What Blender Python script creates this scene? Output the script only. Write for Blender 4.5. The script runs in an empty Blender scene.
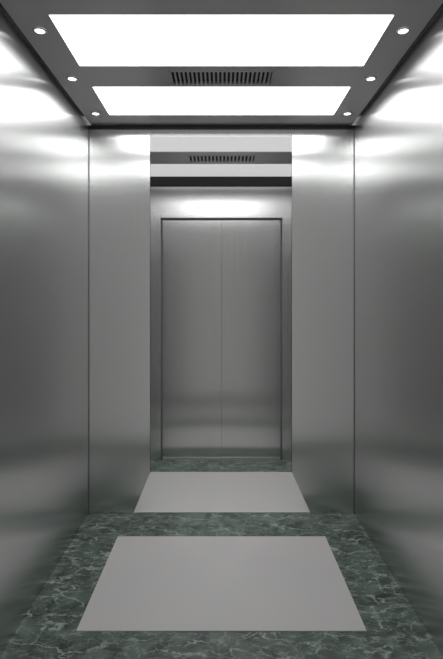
import bpy, bmesh, math
from mathutils import Vector
S=bpy.context.scene
S.view_settings.view_transform='Standard'
CZ=1.29; F=498.0; D=3.0
def X(px,d=D): return (px-221.5)*d/F
def Z(py,d=D): return CZ+(300-py)*d/F

def newmat(n):
    m=bpy.data.materials.new(n); m.use_nodes=True
    return m,m.node_tree.nodes,m.node_tree.links,m.node_tree.nodes['Principled BSDF']
def plain(n,c,r=.5,met=0,em=None,es=0):
    m,N,L,b=newmat(n)
    b.inputs['Base Color'].default_value=(*c,1); b.inputs['Roughness'].default_value=r; b.inputs['Metallic'].default_value=met
    if em: b.inputs['Emission Color'].default_value=(*em,1); b.inputs['Emission Strength'].default_value=es
    return m
def steel(n,tan,c=(.69,.697,.692),r=.255,an=.95,streak=(1,1,.01),amp=.018,cv=.055):
    m,N,L,b=newmat(n)
    tc=N.new('ShaderNodeTexCoord'); mp=N.new('ShaderNodeMapping')
    mp.inputs['Scale'].default_value=streak
    no=N.new('ShaderNodeTexNoise'); no.inputs['Scale'].default_value=150; no.inputs['Detail'].default_value=4
    L.new(tc.outputs['Object'],mp.inputs[0]); L.new(mp.outputs[0],no.inputs['Vector'])
    mr=N.new('ShaderNodeMapRange'); mr.inputs['To Min'].default_value=r-amp; mr.inputs['To Max'].default_value=r+amp
    L.new(no.outputs['Fac'],mr.inputs['Value']); L.new(mr.outputs[0],b.inputs['Roughness'])
    cr=N.new('ShaderNodeMapRange'); cr.inputs['To Min'].default_value=1-cv; cr.inputs['To Max'].default_value=1+cv
    L.new(no.outputs['Fac'],cr.inputs['Value'])
    vm=N.new('ShaderNodeVectorMath'); vm.operation='SCALE'; vm.inputs[0].default_value=c
    L.new(cr.outputs[0],vm.inputs['Scale']); L.new(vm.outputs[0],b.inputs['Base Color'])
    b.inputs['Metallic'].default_value=1; b.inputs['Anisotropic'].default_value=an
    cx=N.new('ShaderNodeCombineXYZ')
    for i in range(3): cx.inputs[i].default_value=tan[i]
    L.new(cx.outputs[0],b.inputs['Tangent'])
    return m
def marble():
    m,N,L,b=newmat('green_marble')
    tc=N.new('ShaderNodeTexCoord')
    n0=N.new('ShaderNodeTexNoise'); n0.inputs['Scale'].default_value=9; n0.inputs['Detail'].default_value=8; n0.inputs['Distortion'].default_value=.8
    L.new(tc.outputs['Object'],n0.inputs['Vector'])
    ramp=N.new('ShaderNodeValToRGB'); e=ramp.color_ramp.elements
    e[0].position=.35; e[0].color=(.022,.038,.030,1); e[1].position=.72; e[1].color=(.13,.17,.145,1)
    L.new(n0.outputs['Fac'],ramp.inputs[0])
    cur=ramp.outputs[0]
    for sc,wd,st,off,wp in((8,.035,.8,0,.22),(17,.05,.45,5.3,.14)):
        mp=N.new('ShaderNodeMapping'); mp.inputs['Location'].default_value=(off,off*.7,0); mp.inputs['Rotation'].default_value=(0,0,.6+off)
        mp.inputs['Scale'].default_value=(1,1.7,1)
        L.new(tc.outputs['Object'],mp.inputs[0])
        w=N.new('ShaderNodeTexNoise'); w.inputs['Scale'].default_value=sc*.8; w.inputs['Detail'].default_value=6; w.inputs['Roughness'].default_value=.6
        L.new(mp.outputs[0],w.inputs['Vector'])
        mx0=N.new('ShaderNodeMixRGB'); mx0.inputs[0].default_value=wp
        L.new(mp.outputs[0],mx0.inputs[1]); L.new(w.outputs['Color'],mx0.inputs[2])
        v=N.new('ShaderNodeTexVoronoi'); v.feature='DISTANCE_TO_EDGE'; v.inputs['Scale'].default_value=sc
        L.new(mx0.outputs[0],v.inputs['Vector'])
        mr=N.new('ShaderNodeMapRange'); mr.interpolation_type='SMOOTHSTEP'
        mr.inputs['From Max'].default_value=wd*1.6; mr.inputs['To Min'].default_value=st; mr.inputs['To Max'].default_value=0
        L.new(v.outputs['Distance'],mr.inputs['Value'])
        k=N.new('ShaderNodeTexNoise'); k.inputs['Scale'].default_value=sc*1.1; k.inputs['Detail'].default_value=3
        L.new(mp.outputs[0],k.inputs['Vector'])
        km=N.new('ShaderNodeMapRange'); km.inputs['From Min'].default_value=.38; km.inputs['From Max'].default_value=.6; L.new(k.outputs['Fac'],km.inputs['Value'])
        mu=N.new('ShaderNodeMath'); mu.operation='MULTIPLY'; L.new(mr.outputs[0],mu.inputs[0]); L.new(km.outputs[0],mu.inputs[1])
        mx=N.new('ShaderNodeMixRGB'); L.new(mu.outputs[0],mx.inputs[0]); L.new(cur,mx.inputs[1]); mx.inputs[2].default_value=(.36,.42,.385,1)
        cur=mx.outputs[0]
    L.new(cur,b.inputs['Base Color']); b.inputs['Roughness'].default_value=.3
    return m
SX=steel('brushed_steel_cross',(1,0,0)); SY=steel('brushed_steel_side',(0,1,0))
SD=steel('brushed_steel_door',(1,0,0),c=(.65,.655,.65),cv=.08)
SC=steel('ceiling_steel',(1,0,0),c=(.66,.66,.66),r=.4,an=0,amp=.01)
JB=steel('jamb_steel',(1,0,0),c=(.74,.745,.745),r=.35)
MB=marble()
DK=plain('dark_gap',(.012,.012,.012),.6)
GR=plain('joint_grey',(.10,.10,.10),.5)
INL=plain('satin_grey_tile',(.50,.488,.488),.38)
INL2=plain('tile_reflection_grey',(.44,.43,.43),.45)  # grey of the floor inlay's reflection, given as a surface colour
EM=plain('light_diffuser',(.9,.9,.9),.4,0,(1,1,1),4.6)
EM2=plain('diffuser_reflection_dim',(.6,.6,.6),.4,0,(1,1,1),.5)  # dim glow imitating the ceiling lights' reflection
EMD=plain('downlight_lens',(.9,.9,.9),.3,0,(1,1,1),3)
CH=plain('chrome_ring',(.75,.75,.75),.2,1)

def box(bm,x0,x1,y0,y1,z0,z1,mi=0):
    vs=[bm.verts.new((x,y,z)) for x in(x0,x1) for y in(y0,y1) for z in(z0,z1)]
    for q in((0,1,3,2),(4,6,7,5),(0,4,5,1),(2,3,7,6),(0,2,6,4),(1,5,7,3)):
        f=bm.faces.new([vs[i] for i in q]); f.material_index=mi
def prism(bm,poly,y0,y1):
    a=[bm.verts.new((x,y0,z)) for x,z in poly]; b=[bm.verts.new((x,y1,z)) for x,z in poly]
    bm.faces.new(a); bm.faces.new(b[::-1]); n=len(poly)
    for i in range(n): bm.faces.new((a[i],b[i],b[(i+1)%n],a[(i+1)%n]))
def obj(n,boxes,mats,parent=None,bev=0,prisms=()):
    bm=bmesh.new()
    for b in boxes: box(bm,*b)
    for p in prisms: prism(bm,*p)
    bmesh.ops.recalc_face_normals(bm,faces=bm.faces)
    me=bpy.data.meshes.new(n); bm.to_mesh(me); bm.free()
    for m in mats: me.materials.append(m)
    o=bpy.data.objects.new(n,me); S.collection.objects.link(o)
    if parent: o.parent=parent
    if bev:
        md=o.modifiers.new('b','BEVEL'); md.width=bev; md.segments=2; md.limit_method='ANGLE'
    return o
def empty(n):
    o=bpy.data.objects.new(n,None); S.collection.objects.link(o); return o

W=.80; Y0=1.45; YF=4.005; H=CZ+1.048
obj('floor',[(-W,W,Y0,YF,-.05,0)],[MB])
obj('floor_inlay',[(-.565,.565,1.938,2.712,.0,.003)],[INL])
obj('floor_inlay_reflection',[(-.539,.539,D+.02,1.243*D,.0,.003)],[INL2])  # reflection of the inlay in the back wall, laid as a solid slab
obj('wall_left',[(-W-.04,-W,Y0,YF+.06,-.05,H+.08)],[SY])
obj('wall_right',[(W,W+.04,Y0,YF+.06,-.05,H+.08)],[SY])
ox0,ox1,oz0,oz1=X(150),X(292),Z(473),Z(134.5)
f0,f1=X(133),X(311)  # opening flares at the foot to outline the inlay's reflection
obj('wall_back',[(-W,W,D,D+.015,oz1,H)],[SX],prisms=[
   ([(-W,0),(f0,0),(ox0,oz0),(ox0,oz1),(-W,oz1)],D,D+.015),
   ([(W,0),(W,oz1),(ox1,oz1),(ox1,oz0),(f1,0)],D,D+.015)])
obj('trim_1',[(-W,-W+.004,D-.004,D,0,H)],[GR]); obj('trim_2',[(W-.004,W,D-.004,D,0,H)],[GR])
obj('trim_3',[(-W,W,D-.012,D,H-.018,H)],[DK])
def dep(py,h=1.048): return h*F/(300-py)
a0,a1=dep(15),dep(66); b0,b1=dep(87),dep(115)
lw=.635; e=W-.02
T=.02
v0,v1=dep(71),dep(84)
ceil=[(-e,-lw,Y0,D,H,H+T),(lw,e,Y0,D,H,H+T),
 (-lw,lw,Y0,a0,H,H+T),(-lw,lw,b1,D,H,H+T),
 (-lw,lw,a1,v0,H,H+T),(-lw,lw,v1,b0,H,H+T),(-lw,-.24,v0,v1,H,H+T),(.24,lw,v0,v1,H,H+T),
 (-W,W,Y0,D,H+.06,H+.08,1)]
obj('ceiling',ceil,[SC,DK])
obj('ceiling_light_panel',[(-lw,lw,a0,a1,H+.006,H+.02)],[EM])
obj('ceiling_light_panel.001',[(-lw,lw,b0,b1,H+.006,H+.02)],[EM])
def grille(n,x0,x1,y0,y1,z,ns):
    p=empty(n)
    fr=.005
    obj('frame',[(x0,x1,y0,y0+fr,z-.003,z+.012),(x0,x1,y1-fr,y1,z-.003,z+.012),(x0,x0+fr,y0,y1,z-.003,z+.012),(x1-fr,x1,y0,y1,z-.003,z+.012)],[SC],p)
    st=(x1-x0)/ns
    obj('slats',[(x0+i*st,x0+(i+.45)*st,y0,y1,z-.002,z+.006) for i in range(ns)],[JB],p)
    obj('backing',[(x0,x1,y0,y1,z+.010,z+.018)],[DK],p)
grille('air_vent_grille',-.24,.24,v0,v1,H,24)
def downlight(x,y,z,r):
    p=empty('recessed_downlight'); p.location=(x,y,z)
    bpy.ops.mesh.primitive_torus_add(major_radius=r,minor_radius=r*.24,major_segments=40,minor_segments=10)
    t=bpy.context.object; t.name='trim_ring'; t.data.materials.append(CH); t.parent=p
    for f in t.data.polygons: f.use_smooth=True
    bpy.ops.mesh.primitive_cylinder_add(radius=r*.9,depth=.006,vertices=40)
    c=bpy.context.object; c.name='lens'; c.data.materials.append(EMD); c.parent=p
for py in(30,78,113):
    for s in(-1,1): downlight(s*.705,dep(py),H-.002,.023)

h2=.985; H2=CZ+h2  # mirror view, modelled as a second space behind the opening
def d2(py): return h2*F/(300-py)
q0,q1,q2=d2(152),d2(164),d2(177)
va,vb=d2(155.5),d2(161.5)
vx0,vx1=X(188,d2(158)),X(255,d2(158))
obj('ceiling_reflection',[(-W,W,q0,va,H2,H2+.03),(-W,W,vb,q1,H2,H2+.03),(-W,vx0,va,vb,H2,H2+.03),(vx1,W,va,vb,H2,H2+.03),
   (-W,W,q2,YF,H2,H2+.03),(-W,-lw,D+.015,q0,H2,H2+.03),(lw,W,D+.015,q0,H2,H2+.03),
   (-W,-lw,q1,q2,H2,H2+.03),(lw,W,q1,q2,H2,H2+.03)],[JB])  # reflected ceiling, built solid
obj('light_panel_reflection_near',[(-lw,lw,D+.015,q0,H2+.005,H2+.02)],[EM2])  # reflected ceiling lights, built as faintly glowing panels
obj('light_panel_reflection_far',[(-lw,lw,q1,q2,H2+.005,H2+.02)],[EM2])  # second reflected light, also a glowing panel
grille('air_vent_grille',vx0,vx1,va,vb,H2,18)  # mirror image of the vent, built as another grille
def XF(px): return X(px,YF)
def ZF(py): return Z(py,YF)
obj('trim_4',[(-W,W,YF-.03,YF,ZF(186),H2)],[DK])
dx0,dx1,dz=XF(162),XF(281),ZF(219)
obj('wall_front_reflection',[(-W,dx0-.010,YF,YF+.04,0,H2),(dx1+.010,W,YF,YF+.04,0,H2),(dx0-.010,dx1+.010,YF,YF+.04,dz+.010,H2)],[SX])  # mirror image of the front wall, built beyond the opening
el=empty('elevator_door_reflection')  # mirror image of the door, built solid
m=(dx0+dx1)/2
obj('panel_left',[(dx0,m,YF+.03,YF+.05,.01,dz)],[SD],el,.0012)
obj('panel_right',[(m,dx1,YF+.03,YF+.05,.01,dz)],[SD],el,.0012)
obj('jamb',[(dx0-.010,dx0,YF-.002,YF+.055,0,dz+.010),(dx1,dx1+.010,YF-.002,YF+.055,0,dz+.010),(dx0,dx1,YF-.002,YF+.055,dz,dz+.010)],[GR],el)
obj('sill',[(dx0,dx1,YF,YF+.055,0,.008)],[JB],el)
obj('backing',[(dx0-.012,dx1+.012,YF+.056,YF+.06,0,dz)],[DK],el)
for y in (3.2,3.55):
    for s in(-1,1):
        downlight(s*.715,y,H2-.002,.022)  # unseen fitting, added to go with the fill spot
        ld=bpy.data.lights.new('rear_fill_spot','SPOT'); ld.energy=14; ld.spot_size=2.0; ld.spot_blend=1; ld.shadow_soft_size=.03  # added fill light, kept out of view, brightens the space behind the opening
        lo=bpy.data.objects.new('rear_fill_spot',ld); S.collection.objects.link(lo); lo.location=(s*.715,y,H2-.04)

w=bpy.data.worlds.new('World'); S.world=w; w.use_nodes=True
w.node_tree.nodes['Background'].inputs[0].default_value=(.305,.305,.30,1)
w.node_tree.nodes['Background'].inputs[1].default_value=1.08
cd=bpy.data.cameras.new('Camera'); c=bpy.data.objects.new('Camera',cd); S.collection.objects.link(c)
c.location=(0,0,CZ); c.rotation_euler=(math.pi/2,0,0)
cd.sensor_fit='HORIZONTAL'; cd.sensor_width=36; cd.lens=F/443*36
cd.shift_y=-29.5/443
cd.clip_start=.05
S.camera=c
